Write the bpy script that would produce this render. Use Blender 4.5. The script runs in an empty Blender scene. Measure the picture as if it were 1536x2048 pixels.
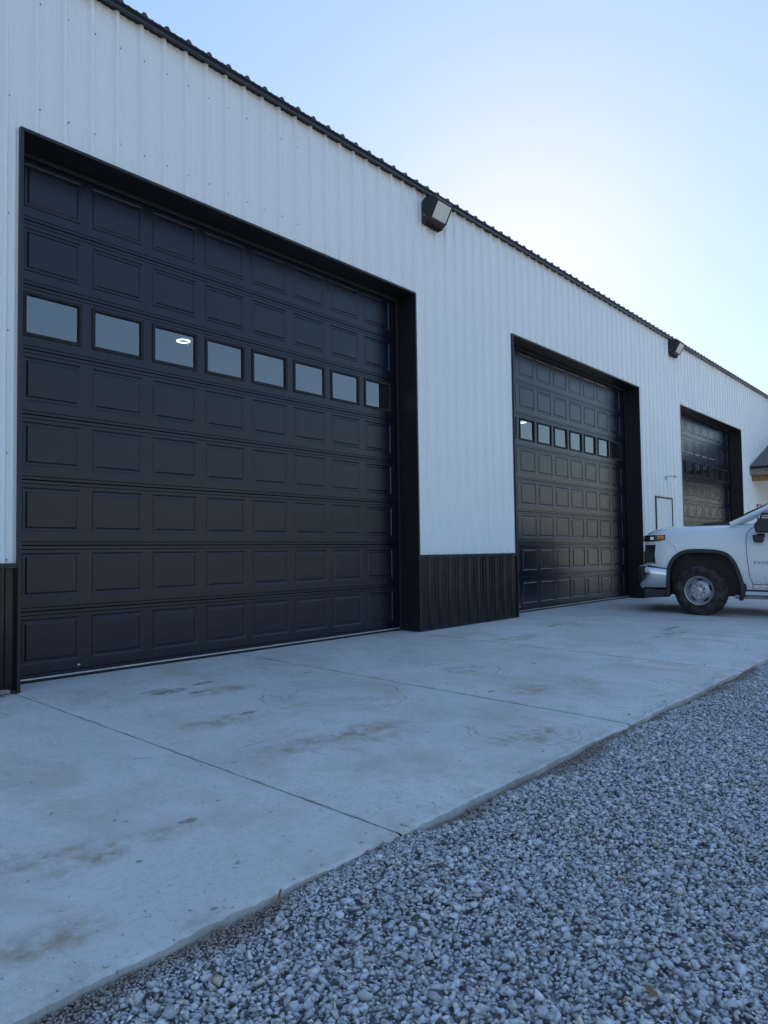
import bpy, bmesh, math, random
import numpy as np
from mathutils import Vector, Matrix

random.seed(7)
rng = np.random.default_rng(7)
sc = bpy.context.scene
col = sc.collection
R = math.radians

# ------------------------------------------------------------------ camera
CAM = Vector((-2.3594, -5.6123, 1.0280))
fwd = Vector((0.7444382, 0.66647946, 0.04021064))
rgt = Vector((0.66735559, -0.74462299, -0.01315745))
upv = Vector((-0.02117259, -0.0366297, 0.99910459))
cd = bpy.data.cameras.new('camera')
cd.sensor_fit = 'VERTICAL'
cd.sensor_height = 36.0
cd.lens = 1420.0 / 2048.0 * 36.0
cd.shift_x = 21.32 / 2048.0
cd.shift_y = 21.53 / 2048.0
cd.clip_start = 0.05
cd.clip_end = 3000
cam = bpy.data.objects.new('camera', cd)
M = Matrix.Identity(4)
for i in range(3):
    M[i][0] = rgt[i]; M[i][1] = upv[i]; M[i][2] = -fwd[i]; M[i][3] = CAM[i]
cam.matrix_world = M
col.objects.link(cam)
sc.camera = cam

# ------------------------------------------------------------------ sky, sun, exposure
SUN_AZ, SUN_EL = R(60.3), R(22.8)          # azimuth from +Y towards +X: low behind the roof
w = bpy.data.worlds.new('World'); sc.world = w; w.use_nodes = True
nt = w.node_tree
for n in list(nt.nodes): nt.nodes.remove(n)
sky = nt.nodes.new('ShaderNodeTexSky'); sky.sky_type = 'NISHITA'
sky.sun_disc = False
sky.sun_elevation = SUN_EL
sky.sun_rotation = SUN_AZ
sky.altitude = 200; sky.air_density = 1.0; sky.dust_density = 0.25; sky.ozone_density = 1.5
bg = nt.nodes.new('ShaderNodeBackground'); bg.inputs['Strength'].default_value = 0.054
wo = nt.nodes.new('ShaderNodeOutputWorld')
# the camera's own highlight compression of the sky: one even curve over the whole dome, colour kept
bw = nt.nodes.new('ShaderNodeRGBToBW'); pw = nt.nodes.new('ShaderNodeMath'); pw.operation = 'POWER'; pw.inputs[1].default_value = -0.58
vs_ = nt.nodes.new('ShaderNodeVectorMath'); vs_.operation = 'SCALE'
nt.links.new(sky.outputs[0], bw.inputs[0]); nt.links.new(bw.outputs[0], pw.inputs[0])
nt.links.new(sky.outputs[0], vs_.inputs[0]); nt.links.new(pw.outputs[0], vs_.inputs['Scale'])
nt.links.new(vs_.outputs[0], bg.inputs[0]); nt.links.new(bg.outputs[0], wo.inputs[0])

sl = bpy.data.lights.new('sun', 'SUN'); sl.energy = 5.0; sl.angle = R(0.53); sl.color = (1.0, 0.96, 0.91)
sun = bpy.data.objects.new('sun', sl); col.objects.link(sun)
sdir = Vector((math.sin(SUN_AZ) * math.cos(SUN_EL), math.cos(SUN_AZ) * math.cos(SUN_EL), math.sin(SUN_EL)))
sun.rotation_euler = sdir.to_track_quat('Z', 'Y').to_euler()
sun.location = sdir * 60

sc.view_settings.view_transform = 'Standard'
sc.view_settings.look = 'None'
sc.view_settings.gamma = 1.0
sc.view_settings.exposure = 3.0
sc.render.engine = 'CYCLES'
sc.cycles.use_denoising = True
sc.cycles.max_bounces = 8
sc.cycles.diffuse_bounces = 4
sc.cycles.glossy_bounces = 4
sc.cycles.transparent_max_bounces = 12
sc.cycles.sample_clamp_indirect = 6.0
sc.cycles.caustics_reflective = False
sc.cycles.caustics_refractive = False

SL = 0.024                                   # the apron falls away from the building
def gz(y): return SL * y

# ------------------------------------------------------------------ materials
class NB:
    """small node-graph helper"""
    def __init__(s, name):
        s.m = bpy.data.materials.new(name); s.m.use_nodes = True
        s.t = s.m.node_tree
        s.p = s.t.nodes['Principled BSDF']; s.o = s.t.nodes['Material Output']
    def n(s, k, **kw):
        n = s.t.nodes.new(k)
        for a, b in kw.items(): setattr(n, a, b)
        return n
    def put(s, sock, v):
        if isinstance(v, bpy.types.NodeSocket): s.t.links.new(v, sock)
        elif v is not None: sock.default_value = v
    def coord(s, kind='Object'):
        return s.n('ShaderNodeTexCoord').outputs[kind]
    def mapping(s, v, scale=(1, 1, 1), loc=(0, 0, 0), rot=(0, 0, 0)):
        n = s.n('ShaderNodeMapping'); s.put(n.inputs[0], v)
        n.inputs['Scale'].default_value = scale; n.inputs['Location'].default_value = loc; n.inputs['Rotation'].default_value = rot
        return n.outputs[0]
    def noise(s, v, scale, detail=4, rough=.55, dist=0.0):
        n = s.n('ShaderNodeTexNoise'); s.put(n.inputs['Vector'], v)
        n.inputs['Scale'].default_value = scale; n.inputs['Detail'].default_value = detail
        n.inputs['Roughness'].default_value = rough; n.inputs['Distortion'].default_value = dist
        return n.outputs[0]
    def ramp(s, v, a, b, lo=0.0, hi=1.0, smooth=True):
        n = s.n('ShaderNodeMapRange'); n.interpolation_type = 'SMOOTHSTEP' if smooth else 'LINEAR'
        s.put(n.inputs[0], v)
        for i, q in enumerate((a, b, lo, hi)): n.inputs[1 + i].default_value = q
        return n.outputs[0]
    def math(s, op, a, b=None, clamp=False):
        n = s.n('ShaderNodeMath', operation=op, use_clamp=clamp); s.put(n.inputs[0], a)
        if b is not None: s.put(n.inputs[1], b)
        return n.outputs[0]
    def mix(s, f, a, b, mode='MIX'):
        n = s.n('ShaderNodeMix', data_type='RGBA', blend_type=mode)
        s.put(n.inputs[0], f)
        for i, q in ((6, a), (7, b)):
            if isinstance(q, tuple): q = (q + (1,))[:4]
            s.put(n.inputs[i], q)
        return n.outputs[2]
    def bump(s, h, strength=.3, dist=.01):
        n = s.n('ShaderNodeBump'); s.put(n.inputs['Height'], h)
        n.inputs['Strength'].default_value = strength; n.inputs['Distance'].default_value = dist
        s.t.links.new(n.outputs[0], s.p.inputs['Normal'])
    def set(s, color=None, rough=None, metal=None, spec=None, **kw):
        if color is not None: s.put(s.p.inputs['Base Color'], (color + (1,))[:4] if isinstance(color, tuple) else color)
        if rough is not None: s.put(s.p.inputs['Roughness'], rough)
        if metal is not None: s.put(s.p.inputs['Metallic'], metal)
        if spec is not None: s.put(s.p.inputs['Specular IOR Level'], spec)
        for k, v in kw.items(): s.put(s.p.inputs[k], v)
        return s.m

MAT = {}
def simple(name, color, rough=.5, metal=0.0, var=.12, scale=8.0, bump=0.0, spec=.5, **kw):
    b = NB(name); c = b.coord()
    f = b.noise(c, scale, 5)
    dark = tuple(x * (1 - var) for x in color); lite = tuple(min(1, x * (1 + var)) for x in color)
    m = b.set(b.mix(b.ramp(f, .3, .7), dark, lite), b.ramp(f, .2, .8, rough * .88, min(1, rough * 1.12)), metal, spec, **kw)
    if bump: b.bump(b.noise(c, scale * 8, 3), bump, .004)
    MAT[name] = m
    return m

simple('black_trim', (.014, .015, .018), .35, spec=.45)
simple('black_panel', (.004, .006, .010), .2, spec=.45, var=.05, scale=2)
simple('roof_metal', (.03, .033, .04), .38)
simple('roof_edge', (.008, .009, .011), .6, spec=.25)
simple('rubber', (.012, .012, .013), .75)
simple('aluminium_strip', (.55, .55, .53), .4, 0.6)
simple('screw_metal', (.17, .18, .21), .45, .5)
simple('lamp_body', (.022, .021, .024), .45, bump=.2)
simple('interior_white', (.55, .56, .57), .6)
simple('interior_floor', (.3, .3, .29), .6)
simple('white_door', (.68, .70, .70), .4, var=.03)
simple('wood', (.36, .19, .09), .7, var=.3, scale=14, bump=.4)
simple('grey_wood', (.24, .2, .17), .8, var=.3, scale=20, bump=.4)
simple('field_grass', (.065, .064, .052), .95, var=.4, scale=.05)
simple('woods', (.034, .031, .027), 1.0, var=.5, scale=.08)
simple('truck_black', (.014, .015, .017), .5, bump=.15)
simple('chrome', (.62, .63, .65), .2, 1.0, var=.03)
simple('amber_lens', (.85, .26, .03), .2, spec=.6)
simple('lamp_dark', (.02, .022, .026), .08, spec=.8)
simple('alloy', (.50, .51, .52), .4, .55, var=.2)
simple('alloy_bright', (.68, .69, .70), .3, .7, var=.1)
simple('badge_grey', (.22, .22, .23), .35, .5)
simple('emblem_gold', (.5, .36, .12), .35, .7)
simple('dark_hole', (.006, .006, .007), .9)
simple('twig_bark', (.25, .17, .1), .9, var=.4, scale=60)
simple('dead_leaf', (.28, .15, .05), .85, var=.4, scale=40)

def mat_white_wall():
    b = NB('white_steel'); c = b.coord()
    big = b.noise(b.mapping(c, (1, 1, .35)), 1.1, 4)
    streak = b.noise(b.mapping(c, (9, 9, .25)), 1.6, 5, .6)
    colr = b.mix(b.ramp(big, .3, .7), (.79, .80, .81), (.80, .81, .82))
    colr = b.mix(b.ramp(streak, .6, .85, 0, .05), colr, (.6, .59, .57))
    b.bump(b.noise(b.mapping(c, (1, 1, .5)), 2.2, 2), .05, .02)
    MAT['white_steel'] = b.set(colr, .30, 0, .5)
mat_white_wall()

def mat_door():
    b = NB('door_paint'); c = b.coord()
    grain = b.noise(b.mapping(c, (2.2, 10, 28)), 9.0, 4, .6)
    dust = b.noise(c, 3.0, 5, .6)
    low = b.n('ShaderNodeSeparateXYZ'); b.put(low.inputs[0], c)
    splash = b.math('MULTIPLY', b.ramp(low.outputs[2], .02, .55, 1, 0), b.ramp(b.noise(c, 55, 3, .7), .62, .74))
    cc = b.mix(b.ramp(dust, .35, .75), (.0025, .0065, .0165), (.004, .009, .0205))
    cc = b.mix(b.math('MULTIPLY', splash, .5), cc, (.12, .11, .10))
    b.bump(grain, .30, .004)
    MAT['door_paint'] = b.set(cc, b.ramp(dust, .3, .7, .17, .23), 0, .5)
mat_door()

def mat_glass():
    b = NB('window_glass')
    t = b.t
    fres = b.n('ShaderNodeFresnel'); fres.inputs[0].default_value = 2.65
    tr = b.n('ShaderNodeBsdfTransparent'); tr.inputs[0].default_value = (.62, .68, .70, 1)
    gl = b.n('ShaderNodeBsdfGlossy'); gl.inputs['Roughness'].default_value = .015; gl.inputs[0].default_value = (.92, .96, 1, 1)
    mx = b.n('ShaderNodeMixShader')
    geo = b.n('ShaderNodeNewGeometry')
    fac = b.math('MULTIPLY', fres.outputs[0], b.math('SUBTRACT', 1.0, geo.outputs['Backfacing']))   # one coating, on the outer face
    t.links.new(fac, mx.inputs[0]); t.links.new(tr.outputs[0], mx.inputs[1]); t.links.new(gl.outputs[0], mx.inputs[2])
    t.links.new(mx.outputs[0], b.o.inputs[0])
    MAT['window_glass'] = b.m
mat_glass()

def mat_carglass():
    b = NB('car_glass'); t = b.t
    fres = b.n('ShaderNodeFresnel'); fres.inputs[0].default_value = 1.4
    tr = b.n('ShaderNodeBsdfTransparent'); tr.inputs[0].default_value = (.42, .50, .46, 1)
    gl = b.n('ShaderNodeBsdfGlossy'); gl.inputs['Roughness'].default_value = .01
    mx = b.n('ShaderNodeMixShader')
    geo = b.n('ShaderNodeNewGeometry')
    fac = b.math('MULTIPLY', fres.outputs[0], b.math('SUBTRACT', 1.0, geo.outputs['Backfacing']))   # one coating, on the outer face
    t.links.new(fac, mx.inputs[0]); t.links.new(tr.outputs[0], mx.inputs[1]); t.links.new(gl.outputs[0], mx.inputs[2])
    t.links.new(mx.outputs[0], b.o.inputs[0])
    MAT['car_glass'] = b.m
mat_carglass()

def mat_lens():
    b = NB('lamp_lens'); c = b.coord()
    wv = b.n('ShaderNodeTexWave'); b.put(wv.inputs[0], c); wv.inputs['Scale'].default_value = 60
    b.bump(wv.outputs[1], .3, .003)
    MAT['lamp_lens'] = b.set((.62, .64, .62), .22, 0, .6)
mat_lens()

def mat_truckpaint():
    b = NB('truck_white'); c = b.coord()
    low = b.n('ShaderNodeSeparateXYZ'); b.put(low.inputs[0], c)
    nz = b.noise(c, 3.5, 6, .65)
    h = b.math('ADD', low.outputs[2], b.math('MULTIPLY', nz, -.55))
    dirt = b.math('MULTIPLY', b.ramp(h, .05, .62, .75, 0), b.ramp(b.noise(c, 14, 5, .7), .35, .7, .25, 1))
    fine = b.ramp(b.noise(c, 60, 3), .5, .8, 0, .08)
    cc = b.mix(dirt, (.74, .755, .765), (.36, .30, .23))
    cc = b.mix(fine, cc, (.5, .47, .42))
    MAT['truck_white'] = b.set(cc, b.math('ADD', b.math('MULTIPLY', dirt, .5), .16), 0, .5)
    b.p.inputs['Coat Weight'].default_value = .5; b.p.inputs['Coat Roughness'].default_value = .06
mat_truckpaint()

def mat_tire():
    b = NB('tire_rubber'); c = b.coord()
    nz = b.noise(c, 9, 6, .7)
    MAT['tire_rubber'] = b.set(b.mix(b.ramp(nz, .4, .7), (.02, .02, .021), (.075, .07, .064)), .8, 0, .35)
    b.bump(b.noise(c, 70, 3), .3, .004)
mat_tire()

def mat_emit():
    b = NB('led_glow')
    b.p.inputs['Emission Color'].default_value = (1, .98, .94, 1); b.p.inputs['Emission Strength'].default_value = .7
    MAT['led_glow'] = b.set((.9, .9, .9), .4)
mat_emit()

def mat_concrete():
    b = NB('concrete'); c = b.coord('Object')
    flat = b.mapping(c, (1, 1, 0))
    big = b.noise(flat, .55, 5, .6)
    mid = b.noise(flat, 2.3, 6, .62, .4)
    fine = b.noise(c, 38, 4, .7)
    grit = b.noise(c, 190, 2, .6)
    cc = b.mix(b.ramp(big, .32, .68), (.59, .58, .56), (.67, .655, .625))
    cc = b.mix(b.ramp(mid, .45, .72, 0, .5), cc, (.48, .475, .455))
    cc = b.mix(b.ramp(fine, .45, .7, 0, .45), cc, (.42, .42, .41))
    cc = b.mix(b.ramp(grit, .58, .74, 0, .55), cc, (.3, .29, .27))
    blot = b.noise(flat, 13, 6, .7, .3)
    cc = b.mix(b.ramp(blot, .5, .68, 0, .35), cc, (.46, .44, .40))
    cc = b.mix(b.ramp(b.noise(b.mapping(flat, loc=(3, 9, 0)), 17, 6, .7), .54, .7, 0, .3), cc, (.66, .66, .65))
    tan = b.noise(flat, 1.3, 7, .68, .6)
    cc = b.mix(b.ramp(tan, .46, .66, 0, .6), cc, (.47, .425, .35))
    pale = b.noise(b.mapping(flat, loc=(7, 3, 0)), 1.9, 7, .7, .8)
    cc = b.mix(b.ramp(pale, .52, .72, 0, .5), cc, (.64, .645, .64))
    # broom / drag streaks along the drive direction
    st = b.noise(b.mapping(flat, (2.2, .45, 1), rot=(0, 0, R(-62))), 9.0, 5, .65)
    stm = b.math('MULTIPLY', b.ramp(st, .53, .72), b.ramp(b.noise(flat, .8, 3), .45, .65))
    cc = b.mix(b.math('MULTIPLY', stm, .75), cc, (.33, .26, .185))
    warp = b.n('ShaderNodeTexNoise'); b.put(warp.inputs[0], flat); warp.inputs['Scale'].default_value = 6; warp.inputs['Detail'].default_value = 5
    wv = b.n('ShaderNodeVectorMath', operation='MULTIPLY_ADD'); b.put(wv.inputs[0], warp.outputs['Color'])
    wv.inputs[1].default_value = (.07, .07, 0); 
    sub = b.n('ShaderNodeVectorMath', operation='SUBTRACT'); b.put(sub.inputs[0], flat); sub.inputs[1].default_value = (.035, .035, 0)
    b.t.links.new(sub.outputs[0], wv.inputs[2])
    P = wv.outputs[0]
    def dist(x, y, sx=1, sy=1, rot=0, src=P):
        # centre first, then turn and squash
        s0 = b.n('ShaderNodeVectorMath', operation='SUBTRACT'); b.put(s0.inputs[0], src); s0.inputs[1].default_value = (x, y, 0)
        v = b.mapping(s0.outputs[0], (1 / sx, 1 / sy, 1), rot=(0, 0, rot))
        l = b.n('ShaderNodeVectorMath', operation='LENGTH'); b.put(l.inputs[0], v)
        return l.outputs['Value']
    def union(lst):
        a = lst[0]
        for q in lst[1:]: a = b.math('MAXIMUM', a, q)
        return a
    # soil tracked on by tyres: faint brown fields
    faint = [(.85, -2.69, .42, .22, .5), (.43, -1.81, .4, .16, .6), (.38, -2.58, .3, .14, .4), (2.6, -2.79, .3, .2, .3), (1.46, -3.43, .35, .2, .2),
             (-1.43, -3.5, .22, .12, .6), (-.98, -3.08, .36, .10, 1.0), (-1.3, -2.95, .34, .12, 1.0), (.95, -1.05, .35, .15, .4), (3.0, -1.9, .3, .2, .3), (6.9, -2.4, .8, .15, .1), (5.2, -1.2, .6, .2, .4)]
    fm = union([b.ramp(dist(x, y, a, c2, r), .35, 1.15, 1, 0) for x, y, a, c2, r in faint])
    fm = b.math('MULTIPLY', fm, b.ramp(b.noise(flat, 7, 6, .7), .38, .66))
    cc = b.mix(b.math('MULTIPLY', fm, .85), cc, (.31, .24, .16))
    # turning-tyre scuff rings
    scuffs = [(1.42, -1.78, .26, .56), (3.02, -1.87, .27, .46), (3.27, -3.30, .26, .48), (1.50, -3.34, .24, .42), (6.0, -2.85, .4, .66), (.28, -1.62, .74, .84), (4.9, -2.2, .62, .76), (7.3, -1.6, .5, .8)]
    low_ = b.n('ShaderNodeTexNoise'); b.put(low_.inputs[0], flat); low_.inputs['Scale'].default_value = 2.2; low_.inputs['Detail'].default_value = 2
    wl = b.n('ShaderNodeVectorMath', operation='MULTIPLY_ADD'); b.put(wl.inputs[0], low_.outputs['Color']); wl.inputs[1].default_value = (.3, .3, 0); b.t.links.new(P, wl.inputs[2])
    rm = []
    for q_, (x, y, r0, r1) in enumerate(scuffs):
        d = dist(x + .15, y + .15, src=wl.outputs[0])
        band = b.math('MULTIPLY', b.ramp(d, r0 - .05, r0 + .03), b.ramp(d, r1 - .04, r1 + .05, 1, 0))
        n1 = b.n('ShaderNodeTexNoise', noise_dimensions='1D'); b.put(n1.inputs['W'], b.math('ADD', b.math('MULTIPLY', d, 26.0), q_ * 7.3)); n1.inputs['Scale'].default_value = 1; n1.inputs['Detail'].default_value = 3
        rm.append(b.math('MULTIPLY', band, b.ramp(n1.outputs[0], .50, .66)))
    rg = b.math('MULTIPLY', union(rm), b.math('MULTIPLY', b.ramp(b.noise(flat, 1.7, 3, .5), .42, .60), b.ramp(b.noise(flat, 21, 5, .75), .34, .62)))
    cc = b.mix(b.math('MULTIPLY', rg, .7), cc, (.26, .215, .165))
    # wet / oily spots
    spots = [(.66, -.80, .19, .075), (.78, -.98, .09, .05), (1.03, -.72, .13, .05), (.60, -.70, .10, .04), (.48, -.71, .026, .02), (-.67, -3.04, .042, .026), (.645, -1.77, .09, .04),
             (-.99, -3.24, .016, .012), (-.52, -2.91, .035, .02), (.29, -3.13, .03, .02), (-1.0, -3.70, .02, .014), (2.35, -2.6, .05, .03), (1.9, -1.0, .06, .03), (2.9, -1.1, .05, .02),
             (6.6, -.9, .22, .05), (.3, -.5, .02, .015), (7.4, -2.2, .3, .06), (3.7, -2.2, .05, .03)]
    sp = union([b.ramp(dist(x, y, a, c2, .5), .6, 1.05, 1, 0) for x, y, a, c2 in spots])
    sp = b.math('MULTIPLY', sp, b.ramp(b.noise(flat, 16, 4), .3, .55))
    cc = b.mix(b.math('MULTIPLY', sp, .7), cc, (.17, .13, .08))
    # dirt gathered along the joints
    sj = b.n('ShaderNodeSeparateXYZ'); b.put(sj.inputs[0], P)
    jm = []
    for xj, wj in ((-.165, .012), (2.13, .030), (4.66, .026), (7.1, .03), (9.55, .03)):
        dj = b.math('ABSOLUTE', b.math('SUBTRACT', sj.outputs[0], xj)); jm.append(b.ramp(dj, .003, wj, 1, 0))
    jj = b.math('MULTIPLY', union(jm), b.ramp(b.noise(flat, 5, 6, .7), .33, .62))
    cc = b.mix(b.math('MULTIPLY', jj, .6), cc, (.17, .155, .135))
    # scattered crumbs of dirt
    cr = b.math('MAXIMUM', b.ramp(b.noise(c, 26, 2, .5), .71, .74), b.ramp(b.noise(c, 75, 2, .5), .70, .73))
    cc = b.mix(b.math('MULTIPLY', cr, .6), cc, (.12, .1, .075))
    # soil line along the outer edge
    sep = b.n('ShaderNodeSeparateXYZ'); b.put(sep.inputs[0], P)
    ed = b.math('MULTIPLY', b.ramp(sep.outputs[1], -3.79, -3.62, 1, 0), b.ramp(b.noise(c, 5, 5, .7), .4, .7))
    cc = b.mix(b.math('MULTIPLY', ed, .45), cc, (.25, .215, .17))
    hgt = b.math('ADD', b.math('MULTIPLY', fine, .6), b.math('MULTIPLY', grit, .5))
    b.bump(hgt, .5, .005)
    MAT['concrete'] = b.set(cc, b.ramp(mid, .3, .7, .62, .8), 0, .35)
mat_concrete()

def mat_gravel():
    b = NB('gravel_stone'); c = b.coord()
    a = b.n('ShaderNodeAttribute', attribute_name='tint')
    nz = b.noise(c, 90, 4, .65)
    cc = b.mix(b.ramp(nz, .3, .75, 0, .5), a.outputs['Color'], (.28, .28, .285), 'MIX')
    b.bump(b.noise(c, 260, 3), .35, .002)
    MAT['gravel_stone'] = b.set(cc, .78, 0, .35)
    b = NB('gravel_bed'); c = b.coord()
    v = b.n('ShaderNodeTexVoronoi'); b.put(v.inputs[0], c); v.inputs['Scale'].default_value = 38
    cc = b.mix(b.ramp(b.noise(c, 3, 4), .35, .65), (.33, .325, .32), (.39, .39, .39))
    cc = b.mix(b.ramp(v.outputs['Distance'], .1, .7, 0, .6), cc, (.10, .095, .09))
    b.bump(v.outputs['Distance'], .8, .01)
    MAT['gravel_bed'] = b.set(cc, .95, 0, .2)
mat_gravel()

# ------------------------------------------------------------------ mesh helpers
class MB:
    def __init__(s): s.v = []; s.f = []
    def add(s, vs, fs):
        k = len(s.v); s.v += [tuple(map(float, p)) for p in vs]; s.f += [tuple(i + k for i in q) for q in fs]
        return s
    def box(s, x0, x1, y0, y1, z0, z1):
        return s.add([(x0, y0, z0), (x1, y0, z0), (x1, y1, z0), (x0, y1, z0), (x0, y0, z1), (x1, y0, z1), (x1, y1, z1), (x0, y1, z1)],
                     [(0, 3, 2, 1), (4, 5, 6, 7), (0, 1, 5, 4), (1, 2, 6, 5), (2, 3, 7, 6), (3, 0, 4, 7)])
    def quad(s, a, b, c, d): return s.add([a, b, c, d], [(0, 1, 2, 3)])
    def prism(s, poly, axis, a, b):
        """closed polygon (2-D) extruded along axis 0/1/2 from a to b"""
        def put(p, t):
            q = list(p); q.insert(axis, t); return q
        n = len(poly)
        vs = [put(p, a) for p in poly] + [put(p, b) for p in poly]
        fs = [tuple(range(n))[::-1], tuple(range(n, 2 * n))] + [(i, (i + 1) % n, n + (i + 1) % n, n + i) for i in range(n)]
        return s.add(vs, fs)
    def tube(s, pts, r, n=8, cap=True):
        pts = [Vector(p) for p in pts]; rs = r if isinstance(r, (list, tuple)) else [r] * len(pts)
        k = len(s.v); prev = None
        for i, p in enumerate(pts):
            d = (pts[min(i + 1, len(pts) - 1)] - pts[max(i - 1, 0)]).normalized()
            if prev is None: a = d.orthogonal().normalized()
            else: a = (prev - d * prev.dot(d)).normalized()
            prev = a; bb = d.cross(a)
            for j in range(n):
                t = 2 * math.pi * j / n
                s.v.append(tuple(p + (a * math.cos(t) + bb * math.sin(t)) * rs[i]))
        for i in range(len(pts) - 1):
            for j in range(n):
                s.f.append((k + i * n + j, k + i * n + (j + 1) % n, k + (i + 1) * n + (j + 1) % n, k + (i + 1) * n + j))
        if cap:
            s.f.append(tuple(k + j for j in range(n))[::-1]); s.f.append(tuple(k + (len(pts) - 1) * n + j for j in range(n)))
        return s
    def lathe(s, prof, n=32, axis=0, c=(0, 0, 0), closed=False):
        """profile of (along, radius) turned about axis through c"""
        k = len(s.v); m = len(prof)
        for (a, r) in prof:
            for j in range(n):
                t = 2 * math.pi * j / n
                o = [r * math.cos(t), r * math.sin(t)]; o.insert(axis, a)
                s.v.append((o[0] + c[0], o[1] + c[1], o[2] + c[2]))
        for i in range(m if closed else m - 1):
            for j in range(n):
                q = (i + 1) % m
                s.f.append((k + i * n + j, k + i * n + (j + 1) % n, k + q * n + (j + 1) % n, k + q * n + j))
        return s
    def mesh(s, name):
        me = bpy.data.meshes.new(name); me.from_pydata(s.v, [], s.f); me.update()
        bm = bmesh.new(); bm.from_mesh(me); bmesh.ops.recalc_face_normals(bm, faces=bm.faces); bm.to_mesh(me); bm.free()
        return me
    def build(s, name, mat, parent=None, smooth=None, bevel=0.0, loc=None):
        return link(name, s.mesh(name), mat, parent, smooth, bevel, loc)

def link(name, me, mat, parent=None, smooth=None, bevel=0.0, loc=None):
    o = bpy.data.objects.new(name, me)
    if mat and not me.materials: me.materials.append(MAT[mat])
    col.objects.link(o)
    if parent: o.parent = parent
    if loc: o.location = loc
    if smooth is not None:
        me.polygons.foreach_set('use_smooth', [True] * len(me.polygons))
        me.set_sharp_from_angle(angle=R(smooth))
    if bevel:
        md = o.modifiers.new('bevel', 'BEVEL'); md.width = bevel; md.segments = 2; md.limit_method = 'ANGLE'; md.angle_limit = R(35)
    return o

def tag(o, label=None, cat=None, group=None, kind=None):
    for k, v in (('label', label), ('category', cat), ('group', group), ('kind', kind)):
        if v: o[k] = v
    return o

def thing(name, loc, label, cat, group=None):
    o = bpy.data.objects.new(name, None); col.objects.link(o); o.location = loc; o.empty_display_size = .3
    return tag(o, label, cat, group)

def copy_tree(o, parent=None):
    c = o.copy(); col.objects.link(c); c.parent = parent
    for ch in [x for x in o.children]: copy_tree(ch, c)
    return c

# ------------------------------------------------------------------ the ground
EDGE = -3.765                                  # outer edge of the concrete apron
g = MB()
ring = [0, 8, 16, 40, 100, 300, 1200]
gv = [];
g.add([(-1500, -1500, -.16), (1500, -1500, -.16), (1500, 1500, -.16), (-1500, 1500, -.16)], [(0, 1, 2, 3)])
tag(g.build('ground', 'field_grass'), 'flat brown grass field around the yard', kind='structure')
g = MB()
xs = np.concatenate([np.linspace(-14, -3.2, 12), np.arange(-3, 8, .07), np.linspace(8.2, 46, 30)]); nx = len(xs)
ys = np.concatenate([np.arange(EDGE - .002, -6.4, -.05), np.linspace(-6.6, -16, 14)])
vv = []
def gravel_base(x, y):
    d = max(0.0, EDGE - y)
    bumpy = .010 * math.sin(x * 2.1 + 1.3 * math.sin(y * 1.7)) + .008 * math.sin(y * 3.3 + x * .9) + .006 * math.sin(x * 7.3 + y * 2.1)
    return -.123 - .014 * math.exp(-(d / .06) ** 2) * (1 + math.sin(x * 2.3) + .6 * math.sin(x * 5.9 + 1)) - .012 * d * .3 + bumpy * min(1, d / .25)
for y in ys:
    for x in xs: vv.append((x, y, gravel_base(x, y) - .008))
ff = [(j * nx + i, j * nx + i + 1, (j + 1) * nx + i + 1, (j + 1) * nx + i) for j in range(len(ys) - 1) for i in range(nx - 1)]
g.add(vv, ff)
tag(g.build('gravel_yard', 'gravel_bed', smooth=80), 'compacted earth and gravel bed beside the concrete', kind='structure')

# low wooded rise behind the camera (mirrored in the doors and glass)
h = MB(); pts = []
N = 120
for i in range(N + 1):
    a = math.pi * (1.0 + i / N); r = 170 + 25 * math.sin(i * .31)
    x, y = 6 + r * math.cos(a), -6 + r * math.sin(a)
    top = 9 + 3.0 * math.sin(i * .22) + 2.0 * math.sin(i * .71 + 1) + random.random() * 1.6
    pts.append((x, y, -.5)); pts.append((x * 1.04, y * 1.04, top)); pts.append((x * 1.4, y * 1.4, top * .6))
h.add(pts, [(3 * i + k, 3 * i + 3 + k, 3 * i + 4 + k, 3 * i + 1 + k) for i in range(N) for k in (0, 1)])
tag(h.build('hills', 'woods', smooth=60), 'low wooded rise behind the yard', kind='structure')

# concrete apron: separate slabs with open joints
apron = bpy.data.objects.new('concrete_apron', None); col.objects.link(apron)
tag(apron, 'pale concrete apron in front of the garage doors', kind='structure')
joints = [-9.9, -7.45, -5.0, -2.58, -.165, 2.13, 4.66, 7.1, 9.55, 12.0, 14.45, 16.9, 19.35, 21.8, 24.3, 26.8, 29.3, 31.8, 34.3]
def slab(x0, x1):
    gap = .0045
    b = MB(); x0 += gap; x1 -= gap
    n = max(2, int((x1 - x0) / .03)) if -3 < x0 < 10 else 6
    top = []; out = []
    xs = np.linspace(x0, x1, n + 1)
    c = .006
    rows = []
    for x in xs:
        j = .006 * math.sin(x * 5.1) + .004 * math.sin(x * 17.3 + 1) + .005 * (random.random() - .5)
        e = EDGE + j; k = .010 + .010 * random.random() ** 2
        ed = 0 if x0 < x < x1 else -.003
        rows.append([(x, .30, gz(.30) + ed), (x, EDGE + .10, gz(EDGE + .1) + ed), (x, e + k, gz(e) + ed - .001), (x, e, gz(e) - k * .8), (x, e - .004 + .01 * random.random(), gz(e) - .13)])
    vs = [p for r_ in rows for p in r_]; m = 5
    fs = [(i * m + q, (i + 1) * m + q, (i + 1) * m + q + 1, i * m + q + 1) for i in range(len(xs) - 1) for q in range(m - 1)]
    b.add(vs, fs)
    for i, x in ((0, x0), (len(xs) - 1, x1)):   # joint walls
        b.add([(x, .30, gz(.3) - .003), (x, EDGE + .02, gz(EDGE) - .003), (x, EDGE + .02, gz(EDGE) - .12), (x, .30, -.1)], [(0, 1, 2, 3)])
    b.build('slab', 'concrete', apron, smooth=30)
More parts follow.
